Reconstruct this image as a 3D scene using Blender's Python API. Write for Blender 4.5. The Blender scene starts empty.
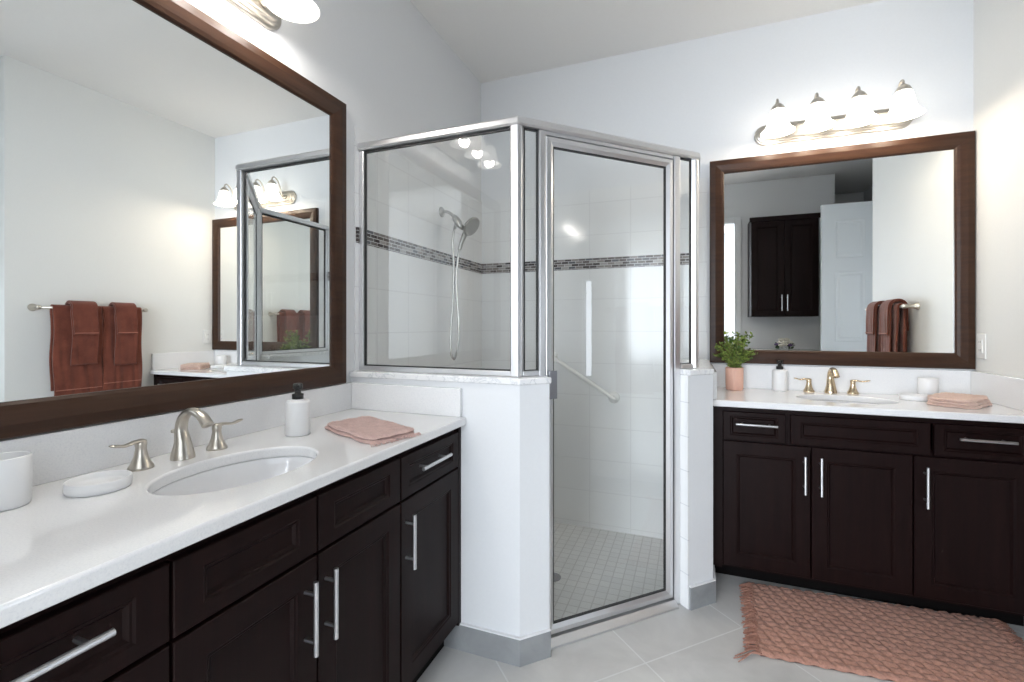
import bpy, bmesh, math, random
from mathutils import Vector, Matrix
random.seed(7)
PI = math.pi
S = bpy.context.scene
C = S.collection
R = math.radians

# ------------------------------------------------------------------ camera
cam_d = bpy.data.cameras.new('camera'); cam = bpy.data.objects.new('camera', cam_d); C.objects.link(cam)
cam.location = (1.3572, 0.0, 1.25)
cam.rotation_euler = (R(90), 0, R(21.0))
cam_d.sensor_fit = 'HORIZONTAL'; cam_d.sensor_width = 36
cam_d.lens = 463.7 / 1024 * 36
cam_d.shift_x = 0.0
cam_d.shift_y = -(341 - 326.06) / 1024
cam_d.clip_start = 0.02
S.camera = cam
# ------------------------------------------------------------------ world, light, exposure
S.view_settings.view_transform = 'Standard'; S.view_settings.look = 'None'
S.view_settings.gamma = 1; S.view_settings.use_curve_mapping = False
S.view_settings.exposure = 0.33
W = bpy.data.worlds.new('world'); S.world = W; W.use_nodes = True
bg = W.node_tree.nodes['Background']; bg.inputs[0].default_value = (0.80, 0.90, 1.0, 1); bg.inputs[1].default_value = 1.5

def area(name, loc, rot, sx, sy, power, col):
    l = bpy.data.lights.new(name, 'AREA'); l.shape = 'RECTANGLE'; l.size = sx; l.size_y = sy
    l.energy = power; l.color = col
    o = bpy.data.objects.new(name, l); o.location = loc; o.rotation_euler = rot; C.objects.link(o); return o
# daylight in the bedroom's wide window (behind the camera) and in the alcove window
area('daylight_bedroom_window', (0.25, -3.44, 1.55), (R(90), 0, R(-12)), 2.5, 1.9, 205, (0.84, 0.91, 1.0))
area('daylight_alcove_window', (3.43, 1.44, 1.22), (0, R(90), 0), .95, 0.20, 3.0, (0.82, 0.90, 1.0))
BULB_POWER = 2.7
BULB_COL = (1.0, 0.84, 0.66)
BULB_COL_LEFT = (1.0, 0.95, 0.90)

# ------------------------------------------------------------------ materials
def mat(name, col, rough=0.5, metal=0.0, spec=0.5, emis=None, es=0, trans=0, ior=1.45, coat=0):
    m = bpy.data.materials.new(name); m.use_nodes = True
    b = m.node_tree.nodes['Principled BSDF']
    b.inputs['Base Color'].default_value = (*col, 1); b.inputs['Roughness'].default_value = rough
    b.inputs['Metallic'].default_value = metal; b.inputs['Specular IOR Level'].default_value = spec
    b.inputs['IOR'].default_value = ior; b.inputs['Transmission Weight'].default_value = trans
    b.inputs['Coat Weight'].default_value = coat
    if emis: b.inputs['Emission Color'].default_value = (*emis, 1); b.inputs['Emission Strength'].default_value = es
    return m
def N(m, t, **kw):
    n = m.node_tree.nodes.new(t)
    for k, v in kw.items():
        if k.startswith('_'): setattr(n, k[1:], v)
        else: n.inputs[k.replace('__', ' ')].default_value = v
    return n
def L(m, a, b): m.node_tree.links.new(a, b)
def B(m): return m.node_tree.nodes['Principled BSDF']
def coords(m, axes=None, scale=(1, 1, 1), rot=(0, 0, 0)):
    tc = N(m, 'ShaderNodeTexCoord'); out = tc.outputs['Object']
    if axes:
        s = N(m, 'ShaderNodeSeparateXYZ'); L(m, out, s.inputs[0]); c = N(m, 'ShaderNodeCombineXYZ')
        for i, a in enumerate(axes): L(m, s.outputs['XYZ'.index(a)], c.inputs[i])
        out = c.outputs[0]
    mp = N(m, 'ShaderNodeMapping'); mp.inputs['Scale'].default_value = scale; mp.inputs['Rotation'].default_value = rot
    L(m, out, mp.inputs['Vector']); return mp.outputs[0], mp
def ramp(m, src, stops, interp='LINEAR'):
    r = N(m, 'ShaderNodeValToRGB'); r.color_ramp.interpolation = interp
    e = r.color_ramp.elements
    while len(e) < len(stops): e.new(0.5)
    for i, (p, c) in enumerate(stops): e[i].position = p; e[i].color = (*c, 1)
    L(m, src, r.inputs[0]); return r.outputs[0]
def noise(m, vec, scale, detail=4, rough=0.5, dist=0.0):
    n = N(m, 'ShaderNodeTexNoise', Scale=scale, Detail=detail, Roughness=rough, Distortion=dist); L(m, vec, n.inputs['Vector']); return n.outputs['Fac']
def bump(m, h, strength=0.2, dist=0.002):
    b = N(m, 'ShaderNodeBump', Strength=strength, Distance=dist); L(m, h, b.inputs['Height']); L(m, b.outputs[0], B(m).inputs['Normal'])

def paint(name, col):
    m = mat(name, col, 0.6, spec=0.3); v, _ = coords(m); n = noise(m, v, 90, 3)
    c0 = tuple(x * 0.985 for x in col)
    L(m, ramp(m, n, [(0.3, c0), (0.7, col)]), B(m).inputs['Base Color']); bump(m, n, 0.08, 0.001); return m
M = {}
M['wall'] = paint('wall_paint', (0.79, 0.80, 0.81))
M['wall_warm'] = paint('wall_paint_right', (0.80, 0.80, 0.775))
M['ceiling'] = paint('ceiling_paint', (0.86, 0.85, 0.83))
M['trim'] = mat('white_trim_paint', (0.82, 0.83, 0.84), 0.35)
M['door'] = mat('white_door_paint', (0.80, 0.84, 0.86), 0.4)

def wood(name, c1, c2, axis, rough=0.35, spec=0.4):
    m = mat(name, c1, rough, spec=spec)
    sc = {'X': (3, 45, 45), 'Y': (45, 3, 45), 'Z': (45, 45, 3)}[axis]
    v, _ = coords(m, scale=sc); n = noise(m, v, 1.0, 6, 0.6, 0.4)
    L(m, ramp(m, n, [(0.3, c1), (0.7, c2)]), B(m).inputs['Base Color']); bump(m, n, 0.08, 0.001); return m
M['espresso'] = wood('espresso_wood', (0.0070, 0.0026, 0.0025), (0.0130, 0.0050, 0.0045), 'Z', 0.42, 0.14)
M['espresso_dark'] = mat('toe_kick_black', (0.004, 0.003, 0.003), 0.7, spec=0.1)
M['frame'] = wood('brown_frame_wood', (0.030, 0.0130, 0.0075), (0.056, 0.0250, 0.0125), 'X', 0.38, 0.3)
M['frame_y'] = wood('brown_frame_wood_side', (0.030, 0.0130, 0.0075), (0.056, 0.0250, 0.0125), 'Y', 0.38, 0.3)
M['mirror'] = mat('mirror_silver', (0.93, 0.95, 0.945), 0.0, metal=1.0)
M['nickel'] = mat('brushed_nickel', (0.56, 0.52, 0.46), 0.28, metal=1.0)
M['nickel_bar'] = mat('satin_pull_metal', (0.62, 0.62, 0.63), 0.3, metal=1.0)
M['alu'] = mat('silver_aluminium', (0.78, 0.78, 0.79), 0.36, metal=1.0)
M['alu_dark'] = mat('dark_gasket', (0.03, 0.03, 0.03), 0.5)
M['hinge'] = mat('grey_hinge_metal', (0.3, 0.3, 0.32), 0.35, metal=1.0)
M['porcelain'] = mat('white_porcelain', (0.86, 0.86, 0.87), 0.08, coat=0.5)
M['ceramic_matte'] = mat('white_matte_ceramic', (0.82, 0.82, 0.82), 0.35)
M['black_plastic'] = mat('black_plastic', (0.012, 0.012, 0.012), 0.3)
M['plastic_white'] = mat('white_plastic', (0.83, 0.83, 0.81), 0.35)
M['grey_slot'] = mat('grey_slot', (0.2, 0.2, 0.2), 0.5)

def glass():
    m = bpy.data.materials.new('clear_shower_glass'); m.use_nodes = True; nt = m.node_tree; nt.nodes.clear()
    o = nt.nodes.new('ShaderNodeOutputMaterial'); t = nt.nodes.new('ShaderNodeBsdfTransparent'); t.inputs[0].default_value = (0.988, 0.994, 0.990, 1)
    g = nt.nodes.new('ShaderNodeBsdfGlossy'); g.inputs['Roughness'].default_value = 0.0; g.inputs[0].default_value = (1, 1, 1, 1)
    f = nt.nodes.new('ShaderNodeFresnel'); f.inputs[0].default_value = 1.62
    mx = nt.nodes.new('ShaderNodeMixShader'); ge = nt.nodes.new('ShaderNodeNewGeometry'); sub = nt.nodes.new('ShaderNodeMath'); sub.operation = 'SUBTRACT'; sub.inputs[0].default_value = 1.0; nt.links.new(ge.outputs['Backfacing'], sub.inputs[1])
    mu = nt.nodes.new('ShaderNodeMath'); mu.operation = 'MULTIPLY'; nt.links.new(f.outputs[0], mu.inputs[0]); nt.links.new(sub.outputs[0], mu.inputs[1])
    nt.links.new(mu.outputs[0], mx.inputs[0]); nt.links.new(t.outputs[0], mx.inputs[1]); nt.links.new(g.outputs[0], mx.inputs[2])
    nt.links.new(mx.outputs[0], o.inputs[0]); return m
M['glass'] = glass()

def quartz():
    m = mat('white_quartz', (0.83, 0.83, 0.83), 0.12, coat=0.3); v, _ = coords(m); n = noise(m, v, 260, 2, 0.7)
    L(m, ramp(m, n, [(0.30, (0.77, 0.775, 0.785)), (0.42, (0.83, 0.83, 0.835)), (0.7, (0.87, 0.87, 0.865))]), B(m).inputs['Base Color']); return m
M['quartz'] = quartz()
def marble():
    m = mat('white_marble_cap', (0.85, 0.85, 0.85), 0.15); v, _ = coords(m); n = noise(m, v, 6, 8, 0.6, 2.2)
    L(m, ramp(m, n, [(0.0, (0.86, 0.86, 0.86)), (0.475, (0.86, 0.86, 0.86)), (0.5, (0.66, 0.67, 0.69)), (0.525, (0.85, 0.85, 0.85)), (1, (0.88, 0.88, 0.88))]), B(m).inputs['Base Color']); return m
M['marble'] = marble()
def tiles(name, axes, w, h, mortar, c1, c2, cm, offset=0.0, rough=0.12, rot=0, shift=(0, 0), msmooth=0.1, varn=None, spec=0.5):
    m = mat(name, c1, rough, spec=spec)
    v, mp = coords(m, axes, rot=(0, 0, rot)); mp.inputs['Location'].default_value = (shift[0], shift[1], 0)
    b = N(m, 'ShaderNodeTexBrick', _offset=offset, _squash=1.0, Scale=1.0, Mortar__Size=mortar, Mortar__Smooth=msmooth, Bias=0.0, Brick__Width=w, Row__Height=h)
    b.inputs['Color1'].default_value = (*c1, 1); b.inputs['Color2'].default_value = (*c2, 1); b.inputs['Mortar'].default_value = (*cm, 1)
    L(m, v, b.inputs['Vector']); out = b.outputs['Color']
    if varn:
        t = N(m, 'ShaderNodeTexCoord'); n1 = noise(m, t.outputs['Object'], varn[0], 8, 0.62, 0.8)
        k = ramp(m, n1, [(0.3, (varn[1],) * 3), (0.7, (1, 1, 1))])
        mx = N(m, 'ShaderNodeMix', _data_type='RGBA', _blend_type='MULTIPLY'); mx.inputs['Factor'].default_value = 1
        L(m, out, mx.inputs['A']); L(m, k, mx.inputs['B']); out = mx.outputs['Result']
    L(m, out, B(m).inputs['Base Color'])
    inv = N(m, 'ShaderNodeMath', _operation='SUBTRACT'); inv.inputs[0].default_value = 1; L(m, b.outputs['Fac'], inv.inputs[1])
    bump(m, inv.outputs[0], 0.25, 0.001); return m
WT = (0.84, 0.845, 0.84)
M['tile_left'] = tiles('white_wall_tile_left', 'YZX', 0.254, 0.203, 0.0022, WT, (0.825, 0.83, 0.83), (0.745, 0.745, 0.745))
M['tile_back'] = tiles('white_wall_tile_back', 'XZY', 0.254, 0.203, 0.0022, WT, (0.825, 0.83, 0.83), (0.745, 0.745, 0.745))
M['shower_mosaic'] = tiles('shower_floor_mosaic', None, 0.052, 0.052, 0.0028, (0.80, 0.80, 0.78), (0.75, 0.75, 0.735), (0.62, 0.61, 0.59), rough=0.3)
# floor: 0.503 m tiles laid at 45 degrees
M['floor'] = tiles('grey_floor_tile', None, 0.503, 0.503, 0.003, (0.69, 0.68, 0.66), (0.65, 0.64, 0.625), (0.80, 0.80, 0.79), rough=0.28, rot=R(45), shift=(.41, -.10), varn=(3.2, 0.80))
M['base_tile'] = tiles('grey_baseboard_tile', None, 5, 5, 0.0, (0.33, 0.34, 0.345), (0.33, 0.34, 0.345), (0.33, 0.34, 0.345), rough=0.3, varn=(7, 0.75))
M['grout_white'] = mat('white_grout', (0.82, 0.82, 0.83), 0.7)
def mosaic(name, axes):
    m = tiles(name, axes, 0.046, 0.0165, 0.0013, (0, 0, 0), (1, 1, 1), (0.6, 0.6, 0.6), offset=0.43, rough=0.15)
    br = [n for n in m.node_tree.nodes if n.type == 'TEX_BRICK'][0]
    r = ramp(m, br.outputs['Color'], [(0.0, (0.04, 0.028, 0.026)), (0.2, (0.11, 0.09, 0.085)), (0.4, (0.055, 0.042, 0.042)), (0.55, (0.23, 0.20, 0.19)), (0.72, (0.09, 0.09, 0.105)), (0.86, (0.34, 0.32, 0.31))], 'CONSTANT')
    mx = N(m, 'ShaderNodeMix', _data_type='RGBA'); L(m, br.outputs['Fac'], mx.inputs['Factor']); L(m, r, mx.inputs['A']); mx.inputs['B'].default_value = (0.66, 0.65, 0.64, 1)
    L(m, mx.outputs['Result'], B(m).inputs['Base Color']); return m
M['mosaic_left'] = mosaic('mosaic_band_left', 'YZX'); M['mosaic_back'] = mosaic('mosaic_band_back', 'XZY')
def cloth(name, c1, c2, sc=300, b=0.5, big=14):
    m = mat(name, c1, 0.95, spec=0.1); B(m).inputs['Sheen Weight'].default_value = 0.25
    v, _ = coords(m); n = noise(m, v, sc, 3, 0.7); n2 = noise(m, v, big, 4)
    a = N(m, 'ShaderNodeMath', _operation='ADD'); L(m, n, a.inputs[0]); L(m, n2, a.inputs[1])
    h = N(m, 'ShaderNodeMath', _operation='MULTIPLY'); h.inputs[1].default_value = 0.5; L(m, a.outputs[0], h.inputs[0])
    L(m, ramp(m, h.outputs[0], [(0.35, c1), (0.65, c2)]), B(m).inputs['Base Color']); bump(m, n, b, 0.003); return m
M['towel_red'] = cloth('rust_terry', (0.12, 0.034, 0.021), (0.215, 0.064, 0.040))
M['towel_red_band'] = cloth('rust_terry_band', (0.30, 0.12, 0.085), (0.42, 0.17, 0.12), 600, 0.2)
M['towel_pink'] = cloth('dusty_pink_terry', (0.50, 0.33, 0.295), (0.66, 0.46, 0.415), 220, 0.8, 40)
M['towel_peach'] = cloth('peach_terry', (0.66, 0.46, 0.385), (0.80, 0.59, 0.50), 220, 0.7, 30)
M['rug'] = cloth('dusty_rose_wool', (0.33, 0.165, 0.120), (0.52, 0.285, 0.215), 160, 0.9, 60)
M['rug_fringe'] = cloth('rose_wool_fringe', (0.28, 0.13, 0.095), (0.46, 0.24, 0.175), 160, 0.9, 60)
M['rug_backing'] = mat('brown_rug_backing', (0.10, 0.06, 0.05), 0.9)
M['pot'] = mat('peach_stoneware', (0.78, 0.47, 0.37), 0.5)
M['soil'] = mat('dark_soil', (0.03, 0.02, 0.012), 0.95)
def leafm(name, c1, c2):
    m = mat(name, c1, 0.5); B(m).inputs['Subsurface Weight'].default_value = 0.0
    v, _ = coords(m); n = noise(m, v, 45, 3); L(m, ramp(m, n, [(0.35, c1), (0.65, c2)]), B(m).inputs['Base Color']); return m
M['leaf'] = leafm('green_leaf', (0.030, 0.085, 0.012), (0.25, 0.32, 0.06))
M['leaf_dark'] = leafm('dark_leaf', (0.03, 0.07, 0.03), (0.07, 0.13, 0.05))
M['stem'] = mat('brown_stem', (0.12, 0.10, 0.04), 0.7)
M['petal_white'] = mat('cream_petal', (0.85, 0.80, 0.70), 0.6)
M['petal_purple'] = mat('purple_petal', (0.16, 0.10, 0.24), 0.6)
M['window_frame'] = M['trim']
def shade_mat():
    m = mat('frosted_bell_glass', (0.92, 0.92, 0.90), 0.3); nt = m.node_tree; b = B(m)
    b.inputs['Emission Color'].default_value = (1.0, 0.95, 0.87, 1); b.inputs['Emission Strength'].default_value = 1.5
    tr = nt.nodes.new('ShaderNodeBsdfTransparent'); tr.inputs[0].default_value = (1, 0.97, 0.93, 1)
    tl = nt.nodes.new('ShaderNodeBsdfTranslucent'); tl.inputs[0].default_value = (0.9, 0.9, 0.88, 1)
    m1 = nt.nodes.new('ShaderNodeMixShader'); m1.inputs[0].default_value = 0.12
    m2 = nt.nodes.new('ShaderNodeMixShader'); m2.inputs[0].default_value = 0.02
    out = nt.nodes['Material Output']
    nt.links.new(b.outputs[0], m1.inputs[1]); nt.links.new(tl.outputs[0], m1.inputs[2])
    nt.links.new(m1.outputs[0], m2.inputs[1]); nt.links.new(tr.outputs[0], m2.inputs[2]); nt.links.new(m2.outputs[0], out.inputs[0])
    return m
M['shade'] = shade_mat()
M['bulb'] = mat('lit_bulb', (1, 1, 1), 0.5, emis=(1.0, 0.93, 0.83), es=9)

# ------------------------------------------------------------------ mesh helpers
def new(): return bmesh.new()
def obj(name, bm, m, parent=None, smooth=False, bevel=0.0, seg=2, loc=None, **tags):
    bmesh.ops.recalc_face_normals(bm, faces=bm.faces[:])
    me = bpy.data.meshes.new(name); bm.to_mesh(me); bm.free()
    ms = m if isinstance(m, (list, tuple)) else [m]
    for x in ms: me.materials.append(x)
    o = bpy.data.objects.new(name, me); C.objects.link(o)
    if parent: o.parent = parent
    if loc: o.location = loc
    if smooth: me.polygons.foreach_set('use_smooth', [True] * len(me.polygons))
    if bevel > 0:
        b = o.modifiers.new('bevel', 'BEVEL'); b.width = bevel; b.segments = seg; b.limit_method = 'ANGLE'; b.angle_limit = R(40)
    for k, v in tags.items(): o[k] = v
    return o
def thing(name, label, cat, loc=(0, 0, 0), rz=0, group=None):
    o = bpy.data.objects.new(name, None); C.objects.link(o); o.location = loc; o.rotation_euler = (0, 0, rz); o.empty_display_size = 0.05
    o['label'] = label; o['category'] = cat
    if group: o['group'] = group
    return o
def tag(o, label, cat, group=None):
    o['label'] = label; o['category'] = cat
    if group: o['group'] = group
    return o
def struct(name, bm, m, parent=None, **k):
    o = obj(name, bm, m, parent, **k)
    if not parent: o['kind'] = 'structure'
    return o
def copy_tree(o, parent=None, drop=('label',)):
    c = o.copy(); C.objects.link(c)
    if parent: c.parent = parent
    for ch in list(o.children): copy_tree(ch, c)
    return c
def box(bm, a, b, mi=0):
    (x0, y0, z0), (x1, y1, z1) = a, b
    vs = [bm.verts.new(p) for p in ((x0, y0, z0), (x1, y0, z0), (x1, y1, z0), (x0, y1, z0), (x0, y0, z1), (x1, y0, z1), (x1, y1, z1), (x0, y1, z1))]
    for f in ((0, 3, 2, 1), (4, 5, 6, 7), (0, 1, 5, 4), (1, 2, 6, 5), (2, 3, 7, 6), (3, 0, 4, 7)):
        bm.faces.new([vs[i] for i in f]).material_index = mi
    return bm
def bx(a, b): return box(new(), a, b)
def prism(bm, pts, z0, z1, mi=0):
    lo = [bm.verts.new((x, y, z0)) for x, y in pts]; hi = [bm.verts.new((x, y, z1)) for x, y in pts]; n = len(pts)
    bm.faces.new(lo[::-1]).material_index = mi; bm.faces.new(hi).material_index = mi
    for i in range(n): bm.faces.new((lo[i], lo[(i + 1) % n], hi[(i + 1) % n], hi[i])).material_index = mi
    return bm
def loft(bm, rings, closed=True, caps=True, mi=0):
    vr = [[bm.verts.new(p) for p in r] for r in rings]; n = len(vr[0])
    for a, b in zip(vr[:-1], vr[1:]):
        for i in range(n if closed else n - 1):
            bm.faces.new((a[i], a[(i + 1) % n], b[(i + 1) % n], b[i])).material_index = mi
    if caps and closed:
        bm.faces.new(vr[0][::-1]).material_index = mi; bm.faces.new(vr[-1]).material_index = mi
    return vr
def lathe(bm, prof, c=(0, 0, 0), seg=32, caps=True, sx=1, sy=1, mi=0, flute=0, fn=0):
    rings = []
    for r, z in prof:
        rr = []
        for i in range(seg):
            a = 2 * PI * i / seg; q = r * (1 + (flute * math.cos(fn * a) if fn else 0))
            rr.append((c[0] + q * sx * math.cos(a), c[1] + q * sy * math.sin(a), c[2] + z))
        rings.append(rr)
    loft(bm, rings, True, caps, mi); return bm
def tube(bm, pts, rad, seg=12, mi=0, flat=1.0, up=None, caps=True):
    pts = [Vector(p) for p in pts]; n = len(pts)
    rad = rad if isinstance(rad, (list, tuple)) else [rad] * n
    rings = []; prev = None
    for i, p in enumerate(pts):
        t = (pts[min(i + 1, n - 1)] - pts[max(i - 1, 0)]).normalized()
        if prev is None:
            u = Vector(up) if up else (Vector((0, 0, 1)) if abs(t.z) < 0.9 else Vector((1, 0, 0)))
        else: u = prev
        u = (u - t * u.dot(t)).normalized(); prev = u; w = t.cross(u)
        fl = flat[i] if isinstance(flat, (list, tuple)) else flat
        rings.append([p + u * (rad[i] * fl * math.sin(2 * PI * k / seg)) + w * (rad[i] * math.cos(2 * PI * k / seg)) for k in range(seg)])
    loft(bm, rings, True, caps, mi); return bm
def smooth_path(ctrl, n=8):
    P = [Vector(c) for c in ctrl]; out = []
    for i in range(len(P) - 1):
        p0 = P[max(i - 1, 0)]; p1 = P[i]; p2 = P[i + 1]; p3 = P[min(i + 2, len(P) - 1)]
        for k in range(n):
            t = k / n
            out.append(0.5 * ((2 * p1) + (p2 - p0) * t + (2 * p0 - 5 * p1 + 4 * p2 - p3) * t * t + (3 * p1 - p0 - 3 * p2 + p3) * t ** 3))
    out.append(P[-1]); return out
def interp(vals, n):
    out = []
    for i in range(len(vals) - 1):
        for k in range(n): out.append(vals[i] + (vals[i + 1] - vals[i]) * k / n)
    return out + [vals[-1]]

# ------------------------------------------------------------------ room dimensions
YB, XR, HC = 2.936, 2.656, 2.94
YF = -0.25           # wall behind the camera, with the doorway the camera stands in
XE = 3.40            # alcove east wall
YC = 1.565           # where the right wall ends
T = 0.12
# ------------------------------------------------------------------ structure
struct('wall_left', bx((-T, YF, 0), (0, YB + T, HC)), M['wall'])
struct('wall_back', bx((0, YB, 0), (XR + T, YB + T, HC)), M['wall'])
struct('wall_right', bx((XR, YC, 0), (XR + T, YB, HC)), M['wall_warm'])
struct('wall_alcove_return', bx((XR + T, YC, 0), (XE, YC + T, HC)), M['wall'])
bm = new(); wy0, wy1, wz0, wz1 = 1.33, 1.545, 0.75, 1.70
box(bm, (XE, -1.2, 0), (XE + T, wy0, HC)); box(bm, (XE, wy1, 0), (XE + T, YC + T, HC)); box(bm, (XE, wy0, 0), (XE + T, wy1, wz0)); box(bm, (XE, wy0, wz1), (XE + T, wy1, HC))
struct('wall_alcove_east', bm, M['wall'])
struct('window_1', None or (lambda b: (box(b, (XE + .03, wy0, wz0), (XE + .06, wy0 + .03, wz1)), box(b, (XE + .03, wy1 - .03, wz0), (XE + .06, wy1, wz1)), box(b, (XE + .03, wy0, wz0), (XE + .06, wy1, wz0 + .03)), box(b, (XE + .03, wy0, wz1 - .03), (XE + .06, wy1, wz1)), b)[-1])(new()), M['trim'])
DX0, DX1, DZ = 0.50, 1.85, 2.47
bm = new()
box(bm, (-T, YF - T, 0), (DX0, YF, HC)); box(bm, (DX1, YF - T, 0), (2.86, YF, HC)); box(bm, (DX0, YF - T, DZ), (DX1, YF, HC)); box(bm, (2.74, -1.2, 0), (2.86, YF - T, HC)); box(bm, (2.74, -1.32, 0), (XE + T, -1.2, HC))
struct('wall_front', bm, M['wall'])
bm = new()
for x in (DX0 - .07, DX1): box(bm, (x, YF, 0), (x + .07, YF + .018, DZ + .07))
box(bm, (DX0, YF, DZ), (DX1, YF + .018, DZ + .07))
struct('trim_1', bm, M['trim'], bevel=.004)
# bedroom shell beyond the doorway
struct('wall_bedroom_left', bx((-1.2, -3.6, 0), (-1.08, YF - T, HC)), M['wall'])
struct('wall_bedroom_right', bx((2.62, -3.6, 0), (2.74, YF - T, HC)), M['wall'])
bm = new(); box(bm, (1.55, -3.6, 0), (2.62, -3.48, HC)); box(bm, (-1.08, -3.6, 0), (1.55, -3.48, .6)); box(bm, (-1.08, -3.6, 2.5), (1.55, -3.48, HC))
struct('wall_bedroom_back', bm, M['wall'])
bm = new()
for x in (-1.08, -.21, .65, 1.515): box(bm, (x, -3.56, .6), (x + .035, -3.52, 2.5))
box(bm, (-1.08, -3.56, .6), (1.55, -3.52, .635)); box(bm, (-1.08, -3.56, 2.465), (1.55, -3.52, 2.5))
struct('window_2', bm, M['trim'])
struct('ceiling', bx((-1.2, -3.6, HC), (XE + T, YB + T, HC + .1)), M['ceiling'])
# shower plan: glass line (0,GY) -> corner -> diagonal -> corner -> back wall
GY = 1.665; GX = 1.375; cA = (0.740, GY); cB = (GX, GX + 0.925)
s2 = math.sqrt(.5)
def dg(s, n=0.0):      # point on the diagonal: s along it, n outwards
    return (cA[0] + s * s2 + n * s2, cA[1] + s * s2 - n * s2)
NO, NI = 0.0615, -0.06
S_L0, S_L1, S_R0, S_R1 = 0.086, 0.116, 0.764, 0.806   # jambs
kl_in = (cA[0] - .025, GY + .06)
fl = [(-.0, YF - T), (XE, YF - T), (XE, YC), (XR, YC), (XR, YB), (1.38, YB), (1.38, 2.32), dg(.88, 0), dg(.02, 0), (.73, 1.66), (0, 1.66)]
struct('floor', prism(new(), fl, -.08, 0), M['floor'])
struct('floor_bedroom', prism(new(), [(-1.2, -3.6), (XE, -3.6), (XE, YF - T), (-1.2, YF - T)], -.08, 0), mat('bedroom_floor_beige', (.45, .40, .34), .5))
struct('floor_shower', prism(new(), [(0, 1.66), (.73, 1.66), dg(.02, 0), dg(.88, 0), (1.38, 2.32), (1.38, YB), (0, YB)], -.1, -.03), M['shower_mosaic'])
# knee walls with marble caps
kneeL = [(0, 1.608), (.7704, 1.608), dg(S_L0 + .02, NO), dg(S_L0 + .02, NI), kl_in, (0, 1.725)]
kneeR = [dg(S_R1, NO), (1.455, 2.293), (1.455, YB), (1.315, YB), (1.315, 2.325), dg(S_R1, NI)]
struct('wall_knee_left', prism(new(), kneeL, -.03, 1.032), M['wall'])
struct('wall_knee_right', prism(new(), kneeR, -.03, 1.032), M['wall'])
e = .012
capL = [(0, 1.608 - e), (.7704 + e * .41, 1.608 - e), dg(S_L0 + .024, NO + e), dg(S_L0 + .024, NI - e), (kl_in[0] - .005, kl_in[1] + e), (0, 1.725 + e)]
capR = [dg(S_R1 - .006, NO + e), (1.455 + .004, 2.293 - .012), (1.455 + .004, YB - .008), (1.315 - e, YB - .008), (1.315 - e, 2.33), dg(S_R1 - .006, NI - e)]
struct('trim_2', prism(new(), capL, 1.032, 1.057), M['marble'], bevel=.005)
struct('trim_3', prism(new(), capR, 1.032, 1.057), M['marble'], bevel=.005)
# tile on the end of the right knee wall that faces the door
a0, a1 = dg(S_R1 - .007, NO + .001), dg(S_R1 - .007, NI)
M['tile_end'] = tiles('white_tile_knee_end', 'XZY', 0.4, 0.152, 0.0022, WT, WT, (0.68, 0.69, 0.70))
struct('wall_shower_knee_end', prism(new(), [a0, dg(S_R1, NO + .001), dg(S_R1, NI), a1], -.02, 1.031), M['tile_end'])
# gray tile baseboards with a thin white grout line on top
def baseboard(name, pts, h=.098, t=.012):
    bm = new()
    n = len(pts)
    offs = []
    for i in range(n):
        p = Vector(pts[i]); d0 = (Vector(pts[i]) - Vector(pts[i - 1])).normalized() if i else None
        d1 = (Vector(pts[i + 1]) - Vector(pts[i])).normalized() if i < n - 1 else None
        if d0 is None: d0 = d1
        if d1 is None: d1 = d0
        n0 = Vector((d0.y, -d0.x)); n1 = Vector((d1.y, -d1.x)); m = (n0 + n1).normalized(); offs.append(p + m * (t / max(.3, m.dot(n0))))
    for i in range(n - 1):
        q = [tuple(pts[i]), tuple(offs[i]), tuple(offs[i + 1]), tuple(pts[i + 1])]
        prism(bm, q, 0, h, 0); prism(bm, q, h, h + .005, 1)
    return struct(name, bm, [M['base_tile'], M['grout_white']])
baseboard('baseboard_left', [(.45, 1.608), (.7704, 1.608), dg(S_L0 + .02, NO)])
baseboard('baseboard_right', [dg(S_R1, NO), (1.455, 2.293), (1.455, 2.50)])
baseboard('baseboard_wall', [(XR, YB - .4), (XR, YC)])
# tiled shower walls
TZ = 2.115; BZ0, BZ1 = 1.612, 1.680
bm = new(); box(bm, (0, 1.628, -.03), (.008, YB - .008, BZ0)); box(bm, (0, 1.628, BZ1), (.008, YB - .008, TZ))
bmesh.ops.delete(bm, geom=[], context='VERTS')
struct('wall_shower_left', bm, M['tile_left'])
bm = new(); box(bm, (0, YB - .008, -.03), (1.452, YB, BZ0)); box(bm, (0, YB - .008, BZ1), (1.452, YB, TZ)); box(bm, (GX + .01, YB - .008, BZ0), (1.452, YB, BZ1))
struct('wall_shower_back', bm, M['tile_back'])
struct('trim_4', bx((0, 1.640, BZ0), (.010, YB - .010, BZ1)), M['mosaic_left'])
struct('trim_5', bx((0, YB - .010, BZ0), (GX + .01, YB, BZ1)), M['mosaic_back'])

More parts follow.
